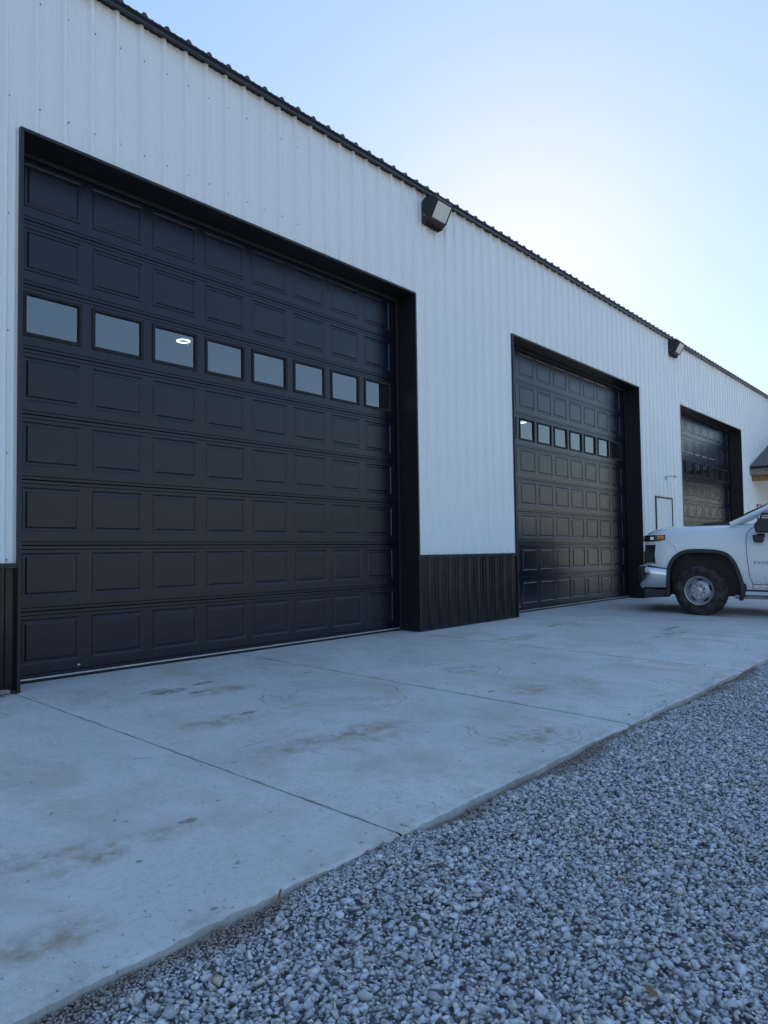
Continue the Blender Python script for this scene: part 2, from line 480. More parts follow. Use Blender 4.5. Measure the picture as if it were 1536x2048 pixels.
for a, b_ in zip(joints[:-1], joints[1:]): slab(a, b_)
MB().add([(-9.9, .3, gz(.3) - .03), (34.3, .3, gz(.3) - .03), (34.3, EDGE + .03, gz(EDGE) - .03), (-9.9, EDGE + .03, gz(EDGE) - .03)], [(0, 1, 2, 3)]).build('joint_filler', 'rubber', apron)

# ------------------------------------------------------------------ the building
DOORS = [(-.1565, 4.7556, -.0035, .5846), (7.130, 12.151, 7.235, .5925), (14.587, 19.614, 14.74, .5925)]
ZT, ZE, ZW, DY = 4.352, 5.74, .967, .28
PDOORS = [(12.93, 13.94, 2.135), (21.14, 22.14, 2.29)]
X0, X1, DEPTH = -9.2, 36.0, 16.0
P9 = .2286
bld = thing('metal_building', (0, 0, 0), 'long white ribbed metal building with black garage doors and black wainscot', 'building')

prof_rel = []
def seg(c, hb, ht, hh): return [(c - hb, 0), (c - ht, hh), (c + ht, hh), (c + hb, 0)]
prof_rel += seg(0, .034, .011, .029)
prof_rel += seg(.0762, .016, .007, .0052)
prof_rel += seg(.1524, .016, .007, .0052)
def profile(a, b, hs=1.0):
    """ribbed-sheet profile between X=a and X=b as (x, height)"""
    k0 = int(math.floor((a + .035) / P9)) - 1; k1 = int(math.ceil((b + .035) / P9)) + 1
    P = [(k * P9 - .035 + dx, hh * hs) for k in range(k0, k1 + 1) for dx, hh in prof_rel]
    xs = np.array([p[0] for p in P]); hs_ = np.array([p[1] for p in P])
    inn = [(x, hh) for x, hh in P if a < x < b]
    return [(a, float(np.interp(a, xs, hs_)))] + inn + [(b, float(np.interp(b, xs, hs_)))]

def spans(a, b, zlo, zhi):
    """split a sheet at the openings: yields (xa, xb, z0, z1)"""
    ops = [(l, r, ZT) for l, r, _, _ in DOORS] + PDOORS
    cuts = sorted({a, b} | {q for l, r, _ in ops for q in (l + .004, r - .004) if a < q < b})
    for p, q in zip(cuts[:-1], cuts[1:]):
        z0 = zlo; mid = (p + q) / 2
        for l, r, zt in ops:
            if l < mid < r: z0 = max(z0, zt - .004)
        if z0 < zhi: yield p, q, z0, zhi

def sheet(name, mat, a, b, zlo, zhi, off):
    m = MB()
    for p, q, z0, z1 in spans(a, b, zlo, zhi):
        P = profile(p, q); n = len(P)
        vs = [(x, -hh - off, z0) for x, hh in P] + [(x, -hh - off, z1) for x, hh in P]
        m.add(vs, [(i, i + 1, n + i + 1, n + i) for i in range(n - 1)])
    if m.f: m.build(name, mat, bld)
k0 = int(X0 / .9144); 
for k in range(-10, 39):
    a = k * .9144 - .035 - .008; b_ = (k + 1) * .9144 - .035 + .018
    sheet('wall_sheet', 'white_steel', a, b_, ZW, ZE, .001 * (k % 2))
    sheet('wainscot_sheet', 'black_panel', a, b_, gz(0) + .004, ZW, .001 * (k % 2))
XL, XR = -10 * .9144 - .043, 39 * .9144 - .017
# trim strip above the wainscot, split by the openings
def strips(name, z0, z1, y0, y1, mat):
    ops = sorted([(l, r) for l, r, _, _ in DOORS] + [(l, r) for l, r, _ in PDOORS])
    x = XL
    for l, r in ops + [(XR, XR)]:
        if l - x > .02: MB().box(x, l, y0, y1, z0, z1).build(name, mat, bld, bevel=.002)
        x = r
strips('wainscot_cap', ZW - .03, ZW + .008, -.036, -.001, 'black_trim')
strips('base_trim', .001, .022, -.030, -.002, 'black_trim')
# fasteners
m = MB()
hexa = [(math.cos(i * math.pi / 3), math.sin(i * math.pi / 3)) for i in range(6)]
for z in (5.43, 4.573, 3.66, 2.745, 1.815, .995):
    for i in range(-36, 150):
        x = i * P9 + random.uniform(-.004, .004); zz = z + random.uniform(-.008, .008)
        if any(l - .03 < x < r + .03 and zz < ZT + .03 for l, r, _, _ in DOORS) or any(l - .03 < x < r + .03 and zz < zt + .05 for l, r, zt in PDOORS): continue
        a = random.random()
        vs = [(x, -.0075, zz)] + [(x + .0055 * (cx * math.cos(a) - cz * math.sin(a)), -.0065, zz + .0055 * (cx * math.sin(a) + cz * math.cos(a))) for cx, cz in hexa]
        vs += [(x + .0085 * cx, -.0012, zz + .0085 * cz) for cx, cz in hexa]
        m.add(vs, [(0, 1 + (j + 1) % 6, 1 + j) for j in range(6)] + [(1 + j, 1 + (j + 1) % 6, 7 + (j + 1) % 6, 7 + j) for j in range(6)])
tag(m.build('sheet_screws', 'screw_metal', bld), 'rows of small screw heads along the wall ribs', kind='stuff')

# roof: ribbed sheets with an exposed eave edge, fascia below
ROOF = math.tan(R(13))
RY0, RZ0, RYR = -.075, ZE + .058, DEPTH / 2
for k in range(-10, 39):
    a = k * .9144 - .035; b_ = (k + 1) * .9144 - .035
    P = profile(a, b_, 1.0); n = len(P); off = .001 * (k % 2)
    m = MB()
    rows = []
    for y in (RY0, RYR):
        z = RZ0 + (y - RY0) * ROOF
        rows.append([(x, y, z + hh + off) for x, hh in P])
    under = [(x, RY0 + .002, RZ0 - .012) for x, hh in P]
    m.add(under + rows[0] + rows[1], [(i, i + 1, n + i + 1, n + i) for i in range(n - 1)] + [(n + i, n + i + 1, 2 * n + i + 1, 2 * n + i) for i in range(n - 1)])
    m.build('roof_sheet', 'roof_metal', bld)
m = MB().add([(XL, RYR, RZ0 + (RYR - RY0) * ROOF), (XR, RYR, RZ0 + (RYR - RY0) * ROOF), (XR, DEPTH, RZ0), (XL, DEPTH, RZ0)], [(0, 1, 2, 3)])
m.build('rear_roof_slope', 'roof_metal', bld)
MB().box(XL, XR, -.066, -.036, ZE + .012, RZ0 - .004).build('eave_fascia', 'roof_edge', bld)
MB().prism([(-.078, ZE - .012), (-.036, ZE - .004), (-.036, ZE + .010), (-.072, ZE + .010)], 0, XL, XR).build('fascia_drip_edge', 'black_trim', bld)
MB().box(XL, XR, -.034, .02, ZE - .003, RZ0 - .006).build('eave_closure', 'roof_edge', bld)

# shell walls and inside
def shell(name, mat, *q): MB().quad(*q).build(name, mat, bld)
shell('end_wall', 'white_steel', (XL, 0, 0), (XL, DEPTH, 0), (XL, DEPTH, ZE), (XL, 0, ZE))
shell('end_wall', 'white_steel', (XR, 0, 0), (XR, DEPTH, 0), (XR, DEPTH, ZE), (XR, 0, ZE))
zr = RZ0 + (RYR - RY0) * ROOF
for x in (XL, XR): MB().add([(x, 0, ZE), (x, DEPTH, ZE), (x, RYR, zr - .03)], [(0, 1, 2)]).build('gable_wall', 'white_steel', bld)
shell('rear_wall', 'white_steel', (XL, DEPTH, 0), (XR, DEPTH, 0), (XR, DEPTH, ZE + .05), (XL, DEPTH, ZE + .05))
shell('ceiling_liner', 'interior_white', (XL, .1, 5.5), (XR, .1, 5.5), (XR, DEPTH, 5.5), (XL, DEPTH, 5.5))
shell('rear_liner', 'interior_white', (XL, DEPTH - .1, 0), (XR, DEPTH - .1, 0), (XR, DEPTH - .1, 5.49), (XL, DEPTH - .1, 5.49))
shell('shop_floor', 'interior_floor', (XL, .305, .006), (XR, .305, .006), (XR, DEPTH, .006), (XL, DEPTH, .006))
m = MB()
ops = sorted([(l, r, ZT) for l, r, _, _ in DOORS] + PDOORS); x = XL
for l, r, zt in ops + [(XR, XR, 0)]:
    m.box(x, l, .10, .12, 0, 5.48)
    if l < XR: m.box(l, r, .10, .12, zt, 5.48)
    x = r
m.build('wall_liner', 'interior_white', bld)

# ---- sectional garage doors
SH, PB, PT, PW = .5334, .110, .471, .487
def panel_mesh(wd):
    m = MB(); hh = PT - PB
    rings = [(0, 0), (.012, .0075), (.030, .0075), (.043, .0)]
    for ins, dy in rings:
        m.v += [(ins, dy, ins), (wd - ins, dy, ins), (wd - ins, dy, hh - ins), (ins, dy, hh - ins)]
    for q in range(3):
        for j in range(4):
            m.f.append((4 * q + j, 4 * q + (j + 1) % 4, 4 * q + 4 + (j + 1) % 4, 4 * q + 4 + j))
    m.f.append((12, 13, 14, 15))
    me = m.mesh('panel'); me.materials.append(MAT['door_paint']); return me
def frame_mesh(wd):
    m = MB(); hh = PT - PB; fw = .027
    rings = [(-.004, .002), (-.002, -.010), (fw - .006, -.012), (fw, -.004), (fw, .016)]
    for ins, dy in rings:
        m.v += [(ins, dy, ins), (wd - ins, dy, ins), (wd - ins, dy, hh - ins), (ins, dy, hh - ins)]
    for q in range(len(rings) - 1):
        for j in range(4):
            m.f.append((4 * q + j, 4 * q + (j + 1) % 4, 4 * q + 4 + (j + 1) % 4, 4 * q + 4 + j))
    me = m.mesh('window_frame'); me.materials.append(MAT['rubber']); return me
def pane_mesh(wd):
    hh = PT - PB; i = .025
    me = MB().box(i, wd - i, .010, .016, i, hh - i).mesh('pane'); me.materials.append(MAT['window_glass']); return me

def garage_door(xl, xr, xw, pitch, label):
    d = bpy.data.objects.new('garage_door', None); col.objects.link(d); d.parent = bld; d['label'] = label
    d.location = (xl, DY, 0)
    W = xr - xl; x0 = xw - xl; wd = PW * pitch / .5846
    L, Rr = -.03, W + .03
    pm, fm, gm = panel_mesh(wd), frame_mesh(wd), pane_mesh(wd)
    zb = .045
    rail_b = [(0, .02), (.0015, .004), (.006, 0), (.026, 0), (.029, .005), (.032, 0), (PB, 0)]
    rail_t = [(PT, 0), (.498, 0), (.501, .005), (.504, 0), (.527, 0), (.5315, .004), (SH - .001, .02)]
    for k in range(8):
        m = MB(); jit = random.uniform(-.0012, .0012)
        for rail in (rail_b, rail_t):
            n = len(rail)
            m.add([(L, y, z) for z, y in rail] + [(Rr, y, z) for z, y in rail], [(i, i + 1, n + i + 1, n + i) for i in range(n - 1)])
        xs = [L] + [v for c in range(8) for v in (x0 + c * pitch, x0 + c * pitch + wd)] + [Rr]
        for a, b2 in zip(xs[::2], xs[1::2]): m.quad((a, 0, PB), (b2, 0, PB), (b2, 0, PT), (a, 0, PT))
        if k != 5: m.quad((L, .045, 0), (Rr, .045, 0), (Rr, .045, SH), (L, .045, SH))
        m.build('section', 'door_paint', d, loc=(0, jit, zb + k * SH))
        for c in range(8):
            p = (x0 + c * pitch, jit, zb + k * SH + PB)
            if k == 5:
                link('window_frame', fm, None, d, loc=p)
                pn = link('pane', gm, None, d, loc=p)
                pn.rotation_euler = (random.uniform(-.004, .004), 0, random.uniform(-.006, .006))
            else: link('panel', pm, None, d, loc=p)
    MB().box(L, Rr, -.004, .03, .032, .0445).build('bottom_retainer', 'aluminium_strip', d)
    MB().lathe([(L, .0), (L, .014), (Rr, .014), (Rr, .0)], 10, 0, (0, .012, .020)).build('bottom_seal', 'rubber', d)
    # black steel lining of the opening and its face trim
    t = .026; y0, y1 = -.038 - DY, -.006
    for a, b2 in ((0, t), (W - t, W)):
        MB().box(a, b2, y0, y1, .002, ZT).build('jamb_trim', 'black_trim', d, bevel=.003)
    MB().box(t, W - t, y0, y1, ZT - t, ZT).build('header_trim', 'black_trim', d, bevel=.003)
    for a, b2 in ((t, t + .035), (W - t - .035, W - t)):
        MB().box(a, b2, -.024, -.004, .01, ZT - t - .036).build('weather_strip', 'rubber', d, bevel=.003)
    MB().box(t, W - t, -.024, -.004, ZT - t - .035, ZT - t - .001).build('weather_strip', 'rubber', d, bevel=.003)
    # lift handle and step plate low on the door
    MB().box(x0 + wd - .03, x0 + wd - .006, -.012, .001, zb + .055, zb + .068).build('bolt', 'aluminium_strip', d, bevel=.002)
    return d
garage_door(*DOORS[0], 'nearest and largest-looking black garage door with a row of eight windows')
garage_door(*DOORS[1], 'middle black garage door, partly behind the white pickup')
garage_door(*DOORS[2], 'farthest black garage door behind the pickup hood')

# ---- personnel doors
def personnel_door(l, r, zt, label):
    d = bpy.data.objects.new('personnel_door', None); col.objects.link(d); d.parent = bld; d.location = (l, 0, 0); d['label'] = label
    W = r - l; t = .034
    MB().box(0, t, -.03, .12, .0, zt).build('door_frame', 'black_trim', d, bevel=.003)
    MB().box(W - t, W, -.03, .12, .0, zt).build('door_frame', 'black_trim', d, bevel=.003)
    MB().box(t, W - t, -.03, .12, zt - t, zt).build('door_frame', 'black_trim', d, bevel=.003)
    MB().box(t + .004, W - t - .004, -.016, .03, .012, zt - t - .004).build('door_leaf', 'white_door', d, bevel=.002)
    MB().lathe([(.0, .03), (-.012, .03), (-.016, .012), (-.05, .012), (-.052, .026), (-.075, .024), (-.08, 0)], 16, 1, (W - .13, -.016, 1.0)).build('door_knob', 'alloy', d, smooth=40)
personnel_door(*PDOORS[0], 'white personnel door in a black frame between two garage doors')
personnel_door(*PDOORS[1], 'white personnel door in a black frame under the porch')

# ---- porch roof over the far door
por = thing('porch', (20.45, 0, 0), 'small porch with grey metal roof and brown timber beams at the far end', 'porch')
ez, slp, pl, half = 3.37, .375, 2.3, 3.4
for k in range(6):
    a0 = -k * .4 - .001; a1 = -min((k + 1) * .4, pl)
    for side in (0, 1):
        m = MB(); P = [(0, 0), (.02, .018), (.04, .018), (.06, 0), (.40, 0)]
        n = len(P); vs = []
        for u in (0, half):
            x = u if side == 0 else 2 * half - u
            vs += [(x, max(a0 - dx, -pl), ez + u * slp + hh) for dx, hh in P]
        m.add(vs, [(i, i + 1, n + i + 1, n + i) for i in range(n - 1)])
        m.build('porch_roof_sheet', 'roof_metal', por)
for x in (-.005, 2 * half - .02):
    MB().box(x, x + .025, -pl, -.034, ez - .085, ez - .002).build('eave_trim', 'black_trim', por)
    MB().box(x + .03 if x < 1 else x - .03, x + .06 if x < 1 else x - .002, -pl + .02, -.036, ez - .25, ez - .09).build('fascia_board', 'grey_wood', por)
for x in (.24, 2 * half - .40):
    MB().box(x, x + .14, -pl + .1, -.036, ez - .42, ez - .24).build('beam', 'wood', por, bevel=.006)
    MB().box(x, x + .14, -pl + .12, -pl + .26, gz(-2.2) + .002, ez - .421).build('post', 'wood', por, bevel=.006)
MB().box(.4, 2 * half - .41, -pl + .12, -pl + .26, ez - .42, ez - .24).build('beam', 'wood', por, bevel=.006)
MB().prism([(.06, ez - .02), (2 * half - .06, ez - .02), (half, ez + half * slp - .05)], 1, -pl + .02, -pl + .05).build('gable_board', 'wood', por)

# ---- wall lamps
def wall_lamp(x, z, label):
    t = thing('wall_lamp', (x, -.02, z), label, 'lamp', 'floodlights under the eave'); t.scale = (.93, .93, .93)
    hw = .19
    # side outline (y out from the wall is negative, z): back box, top slopes, slanted lens, sloped belly
    body = [(0, -.20), (0, .13), (-.055, .17), (-.21, .155), (-.265, .10), (-.118, -.155), (-.06, -.20)]
    MB().prism([(y, zz) for y, zz in body], 0, -hw, hw).build('housing', 'lamp_body', t, bevel=.010)
    # lens frame and lens lie on the slanted face
    a = Vector((-.258, .085)); b2 = Vector((-.128, -.138)); n = Vector((-(a - b2).y, (a - b2).x)).normalized()
    if n.x > 0: n = -n
    def slab2(u0, u1, d0, d1, x0, x1):
        p = [b2.lerp(a, u0) + n * d0, b2.lerp(a, u1) + n * d0, b2.lerp(a, u1) + n * d1, b2.lerp(a, u0) + n * d1]
        return MB().prism([tuple(q) for q in p], 0, x0, x1)
    slab2(.06, .94, .000, .020, -.158, .158).build('lens', 'lamp_lens', t, bevel=.005)
    for u0, u1, x0, x1 in ((-.02, .05, -.178, .178), (.95, 1.02, -.178, .178), (.051, .949, -.178, -.160), (.051, .949, .160, .178)):
        slab2(u0, u1, .001, .026, x0, x1).build('lens_frame', 'lamp_body', t, bevel=.003)
    for q in range(7):
        xx = -.15 + q * .05
        MB().box(xx - .004, xx + .004, -.105, -.01, -.216, -.196).build('cooling_fin', 'lamp_body', t)
    MB().lathe([(-hw - .014, 0), (-hw - .014, .011), (-hw, .011)], 10, 0, (0, -.045, -.085)).build('side_screw', 'alloy', t)
    return t
wall_lamp(5.10, 5.50, 'large-looking black wall floodlight just right of the nearest garage door')
wall_lamp(14.15, 5.56, 'smaller-looking distant black wall floodlight above the personnel door')

# ---- little bracket light over the personnel door
t = thing('bracket_light', (13.56, -.021, 2.56), 'tiny pale bracket light above the white personnel door', 'lamp')
MB().lathe([(0, 0), (0, .05), (-.02, .045), (-.025, 0)], 16, 1).build('wall_plate', 'alloy', t, smooth=40)
MB().tube([(0, -.02, 0), (.0, -.10, .035), (.03, -.16, .03)], .011, 8).build('arm', 'alloy', t, smooth=60)
MB().lathe([(0, .012), (-.03, .03), (-.08, .045), (-.085, .0)], 14, 1, (.04, -.14, .02)).build('lamp_head', 'alloy_bright', t, smooth=40)

# ---- lamps hanging inside
def high_bay(x, y, z, label):
    t = thing('high_bay_lamp', (x, y, z), label, 'lamp', 'lamps inside the building')
    MB().lathe([(0, .09), (-.0, .125), (.012, .125), (.012, .09)], 32, 2, closed=True).build('led_ring', 'led_glow', t)
    MB().lathe([(.0125, .0), (.0125, .15), (.05, .15), (.09, .1), (.16, .08), (.16, 0)], 32, 2).build('housing', 'lamp_body', t, smooth=40)
    MB().tube([(0, 0, .16), (0, 0, 5.5 - z)], .006, 6).build('hanger', 'alloy', t)
    MB().tube([(.06, -.05, .01), (.065, -.05, -.10)], .012, 8).build('sensor', 'alloy_bright', t, smooth=60)
high_bay(4.96, 5.57, 4.93, 'glowing round lamp inside, seen through third window of nearest garage door')
high_bay(17.2, 5.6, 4.98, 'bright lamp inside, seen through a window of the middle garage door')

# ------------------------------------------------------------------ pickup truck
AX = 1.0                                       # half width
YAW = R(14)
TX, TY = 9.42 + math.cos(YAW) * AX, -1.955 + math.sin(YAW) * AX
trk = thing('pickup_truck', (TX, TY, gz(TY) - .002), 'white heavy-duty pickup with dirty sides parked nose-in at the middle door', 'pickup')
trk.rotation_euler = (Matrix.Rotation(math.atan(SL), 3, 'X') @ Matrix.Rotation(YAW, 3, 'Z')).to_euler()
trk.scale = (1, .955, 1)

def spline(ts, vs, t): 
    """monotone-ish smooth interpolation"""
    ts = np.array(ts, float); vs = np.array(vs, float)
    i = int(np.clip(np.searchsorted(ts, t) - 1, 0, len(ts) - 2))
    hgt = ts[i + 1] - ts[i]; u = (t - ts[i]) / hgt
    def slope(j):
        if j == 0: return (vs[1] - vs[0]) / (ts[1] - ts[0])
        if j == len(ts) - 1: return (vs[-1] - vs[-2]) / (ts[-1] - ts[-2])
        a = (vs[j] - vs[j - 1]) / (ts[j] - ts[j - 1]); b = (vs[j + 1] - vs[j]) / (ts[j + 1] - ts[j])
        return 0 if a * b <= 0 else 2 * a * b / (a + b)
    m0, m1 = slope(i), slope(i + 1)
    return (2*u**3-3*u**2+1)*vs[i] + (u**3-2*u**2+u)*hgt*m0 + (-2*u**3+3*u**2)*vs[i+1] + (u**3-u**2)*hgt*m1

# hull: lofted sections, forward = +y
ty = [-3.36, -3.0, -2.0, -1.0, -.43, 0.0, .35, .61, .76, .84, .885]
ztop = [1.44, 1.445, 1.45, 1.45, 1.435, 1.425, 1.41, 1.385, 1.345, 1.305, 1.265]
hwid = [.985, .99, .995, .995, .995, .995, .985, .965, .93, .895, .86]
zbot = [.43, .43, .43, .43, .43, .50, .60, .70, .72, .73, .74]
secs = sorted(set(list(np.linspace(-3.36, .3, 30)) + list(np.linspace(.3, .885, 24))))
NS = 26
def section(y):
    zt_, hw_, zb_ = spline(ty, ztop, y), spline(ty, hwid, y), spline(ty, zbot, y)
    # control points (x/hw, z) from hood centre down the side
    cp = [(0, zt_ + .012), (.45, zt_ + .008), (.74, zt_ - .008), (.865, zt_ - .035), (.935, zt_ - .085), (.972, zt_ - .17), (.988, zt_ - .30), (.999, .88), (1.0, .72), (.992, .56), (.975, zb_)]
    if zb_ > .52: cp = cp[:-2] + [(.995, max(.6, zb_ + .01)), (.985, zb_)] if zb_ < .7 else cp[:-3] + [(.999, zb_ + .02), (.99, zb_)]
    u = np.linspace(0, 1, NS); tt = np.linspace(0, 1, len(cp))
    return [(spline(tt, [c[0] for c in cp], q) * hw_, spline(tt, [c[1] for c in cp], q)) for q in u]
m = MB(); rows = []
for y in secs:
    s = section(y)
    rows.append([(-x, y, z) for x, z in s[::-1]] + [(x, y, z) for x, z in s[1:]])
n = len(rows[0])
m.v = [p for r_ in rows for p in r_]
for i in range(len(rows) - 1):
    for j in range(n - 1): m.f.append((i * n + j, i * n + j + 1, (i + 1) * n + j + 1, (i + 1) * n + j))
    m.f.append((i * n + n - 1, i * n, (i + 1) * n, (i + 1) * n + n - 1))
m.f.append(tuple(range(n))); m.f.append(tuple((len(rows) - 1) * n + j for j in range(n)))
hull_me = m.mesh('body')
hull = link('body', hull_me, 'truck_white', trk)

# wheel arch cutter
arch = [(.475, .30), (.475, .60), (.45, .76), (.36, .90), (.22, .975), (.05, .99), (-.15, .985), (-.33, .955), (-.45, .85), (-.535, .65), (-.585, .45), (-.60, .30)]
def smooth_poly(p, k=6):
    out = []; ts = list(range(len(p)))
    for i in range((len(p) - 1) * k + 1):
        t_ = i / k; out.append((float(spline(ts, [q[0] for q in p], t_)), float(spline(ts, [q[1] for q in p], t_))))
    return out
arch_s = smooth_poly(arch, 4)
def boolean(o, cutter):
    md = o.modifiers.new('cut', 'BOOLEAN'); md.object = cutter; md.operation = 'DIFFERENCE'; md.solver = 'EXACT'
    dg = bpy.context.evaluated_depsgraph_get(); me = bpy.data.meshes.new_from_object(o.evaluated_get(dg))
    o.modifiers.clear(); old = o.data; o.data = me; me.name = old.name
    bpy.data.objects.remove(cutter)
cutm = MB()
for a, b2 in ((-1.3, -.62), (.62, 1.3)): cutm.prism(arch_s, 0, a, b2)
cut = cutm.build('cutter', 'dark_hole', trk)
boolean(hull, cut)
cut = MB()
for sgn in (-1, 1):   # side air pocket beside the grille
    a, b2 = sorted((sgn * .66, sgn * 1.1)); cut.prism([(.70, .80), (.95, .78), (.95, 1.10), (.70, 1.11), (.715, .95)], 0, a, b2)
cut.prism([(.83, .80), (1.0, .80), (1.0, 1.20), (.83, 1.20)], 0, -.655, .655)
cut = cut.build('cutter', 'dark_hole', trk); boolean(hull, cut)
hull.data.polygons.foreach_set('use_smooth', [True] * len(hull.data.polygons)); hull.data.set_sharp_from_angle(angle=R(32))
if not hull.data.materials: hull.data.materials.append(MAT['truck_white'])

for sgn in (-1, 1):
    # dark liner of the wheel house
    lin = [(y * .992 + .0, z - .008) for y, z in arch_s]; k = len(lin); m = MB()
    m.add([(sgn * .985, y, z) for y, z in lin] + [(sgn * .60, y, z) for y, z in lin], [(i, i + 1, k + i + 1, k + i) for i in range(k - 1)])
    m.add([(sgn * .625, y, z) for y, z in lin], [tuple(range(k))])
    m.build('wheel_house_liner', 'truck_black', trk, smooth=60)
    # black flare following the arch
    m = MB(); vs = []
    prof = [(0.0, -.012), (.0, .016), (.03, .022), (.058, .014), (.062, -.012)]
    cy, cz = -.05, .55
    for i, (y, z) in enumerate(arch_s):
        p0 = Vector(arch_s[max(0, i - 1)]); p1 = Vector(arch_s[min(k - 1, i + 1)]); d = (p1 - p0).normalized(); nn = Vector((-d.y, d.x))
        if nn.dot(Vector((y - cy, z - cz))) < 0: nn = -nn
        for r_, o_ in prof:
            vs.append((sgn * (AX - .006 + o_), y + nn.x * (r_ - .002), z + nn.y * (r_ - .002)))
    q = len(prof)
    m.add(vs, [(i * q + j, i * q + j + 1, (i + 1) * q + j + 1, (i + 1) * q + j) for i in range(k - 1) for j in range(q - 1)])
    m.build('wheel_flare', 'truck_black', trk, smooth=50)
    # mud flap behind the front wheel
    a, b2 = sorted((sgn * .74, sgn * 1.01))
    MB().prism([(-.555, .26), (-.62, .26), (-.672, .45), (-.655, .52), (-.60, .52)], 0, a, b2).build('mud_flap', 'rubber', trk, bevel=.008)
    # headlight: black wraparound with amber marker
    m = MB(); yy = np.linspace(.545, .878, 12); vs = []
    for y in yy:
        hw_ = spline(ty, hwid, y); f_ = (y - .545) / .333
        zt_ = 1.268 - .008 * f_; zb2 = 1.185 - .03 * min(1, f_ * 2)
        vs += [(sgn * hw_ * .968, y, zt_), (sgn * (hw_ * .985 + .008), y, zt_ - .015), (sgn * (hw_ * .99 + .008), y, zb2 + .012), (sgn * hw_ * .975, y, zb2)]
    m.add(vs, [(4 * i + j, 4 * i + j + 1, 4 * i + 5 + j, 4 * i + 4 + j) for i in range(11) for j in range(3)])
    b3 = len(m.v)
    for xx in np.linspace(.84, .42, 6): m.v += [(sgn * xx, .893, 1.258), (sgn * xx, .905, 1.24), (sgn * xx, .905, 1.17), (sgn * xx, .893, 1.155)]
    m.f += [(b3 + 4 * i + j, b3 + 4 * i + j + 1, b3 + 4 * i + 5 + j, b3 + 4 * i + 4 + j) for i in range(5) for j in range(3)]
    hl = m.build('headlight', 'lamp_dark', trk, smooth=50)
    m = MB(); vs = []
    yy = np.linspace(.562, .675, 6)
    for y in yy:
        hw_ = spline(ty, hwid, y); zz = 1.192
        vs += [(sgn * (hw_ * .985 + .010), y, 1.252), (sgn * (hw_ * .99 + .017), y, 1.225), (sgn * (hw_ * .99 + .010), y, zz + .008)]
    m.add(vs, [(3 * i + j, 3 * i + j + 1, 3 * i + 4 + j, 3 * i + 3 + j) for i in range(5) for j in range(2)])
    m.build('amber_marker', 'amber_lens', hl, smooth=60)
    m = MB().box(*sorted((sgn * .93, sgn * .955)), .73, .79, 1.185, 1.235); m.build('lamp_element', 'chrome', hl, bevel=.006)
    # air pocket lining
    a, b2 = sorted((sgn * .665, sgn * .70)); MB().box(a, b2, .72, .90, .81, 1.10).build('air_pocket', 'truck_black', trk)
    MB().quad((sgn * .66, .715, .80), (sgn * .93, .715, .80), (sgn * .93, .715, 1.10), (sgn * .66, .715, 1.10)).build('air_pocket', 'dark_hole', trk)
# grille
MB().box(-.65, .65, .835, .86, .80, 1.2).build('grille_back', 'truck_black', trk)
for i in range(4): MB().box(-.64, .64, .861, .90, .84 + i * .09, .87 + i * .09).build('grille_bar', 'truck_black', trk, bevel=.006)
MB().box(-.62, .62, .86, .912, 1.105, 1.15).build('grille_bar', 'chrome', trk, bevel=.008)

# chrome bumper wraps the corners: swept outline
path = [(-.998, .475), (-.995, .72), (-.975, .86), (-.90, .955), (-.6, .995), (0, 1.005), (.6, .995), (.90, .955), (.975, .86), (.995, .72), (.998, .475)]
pth = smooth_poly(path, 5)
bp = [(.745, -.03), (.755, -.01), (.735, .008), (.66, .012), (.52, .008), (.425, -.012), (.39, -.05)]
m = MB(); k = len(pth); q = len(bp)
for i, (x, y) in enumerate(pth):
    p0 = Vector(pth[max(0, i - 1)]); p1 = Vector(pth[min(k - 1, i + 1)]); d = (p1 - p0).normalized(); nn = Vector((-d.y, d.x))
    fr = np.clip((y - .47) / .45, 0, 1)
    for z, o_ in bp:
        zz = z - (1 - fr) * .045 * (1 if z > .6 else -.2)
        m.v.append((x + nn.x * o_, y + nn.y * o_, zz))
m.f = [(i * q + j, i * q + j + 1, (i + 1) * q + j + 1, (i + 1) * q + j) for i in range(k - 1) for j in range(q - 1)]
bump_o = m.build('front_bumper', 'chrome', trk, smooth=45)
sd = bump_o.modifiers.new('thick', 'SOLIDIFY'); sd.thickness = .012; sd.offset = -1
MB().prism([(.48, .705), (.70, .735), (.83, .762), (.83, .778), (.70, .752), (.48, .722)], 0, -.985, -.80).build('bumper_gap', 'dark_hole', trk)
for sgn in (-1, 1):   # corner step pocket and fog recess
    m = MB().prism([(.475, .385), (.86, .40), (.90, .38), (.87, .24), (.75, .255), (.475, .27)], 0, *sorted((sgn * .80, sgn * .955))); m.build('air_dam', 'truck_black', trk, bevel=.02)
MB().box(-.79, .79, .80, .90, .25, .41).build('air_dam', 'truck_black', trk, bevel=.02)

# hood scoop, cowl, wipers
MB().prism([(.06, 1.43), (-.08, 1.47), (-.36, 1.492), (-.41, 1.440)], 0, -.62, .62).build('hood_scoop', 'truck_black', trk, bevel=.008)
MB().box(-.80, .80, -.52, -.43, 1.425, 1.452).build('cowl', 'truck_black', trk, bevel=.01)
MB().tube([(-.5, -.50, 1.46), (-.52, -.56, 1.485), (.1, -.60, 1.508)], .008, 6).build('wiper', 'rubber', trk)
MB().tube([(-.74, -.40, 1.445), (-.745, -.44, 1.475), (-.73, -.47, 1.478)], .012, 6).build('washer_nozzle', 'truck_black', trk)

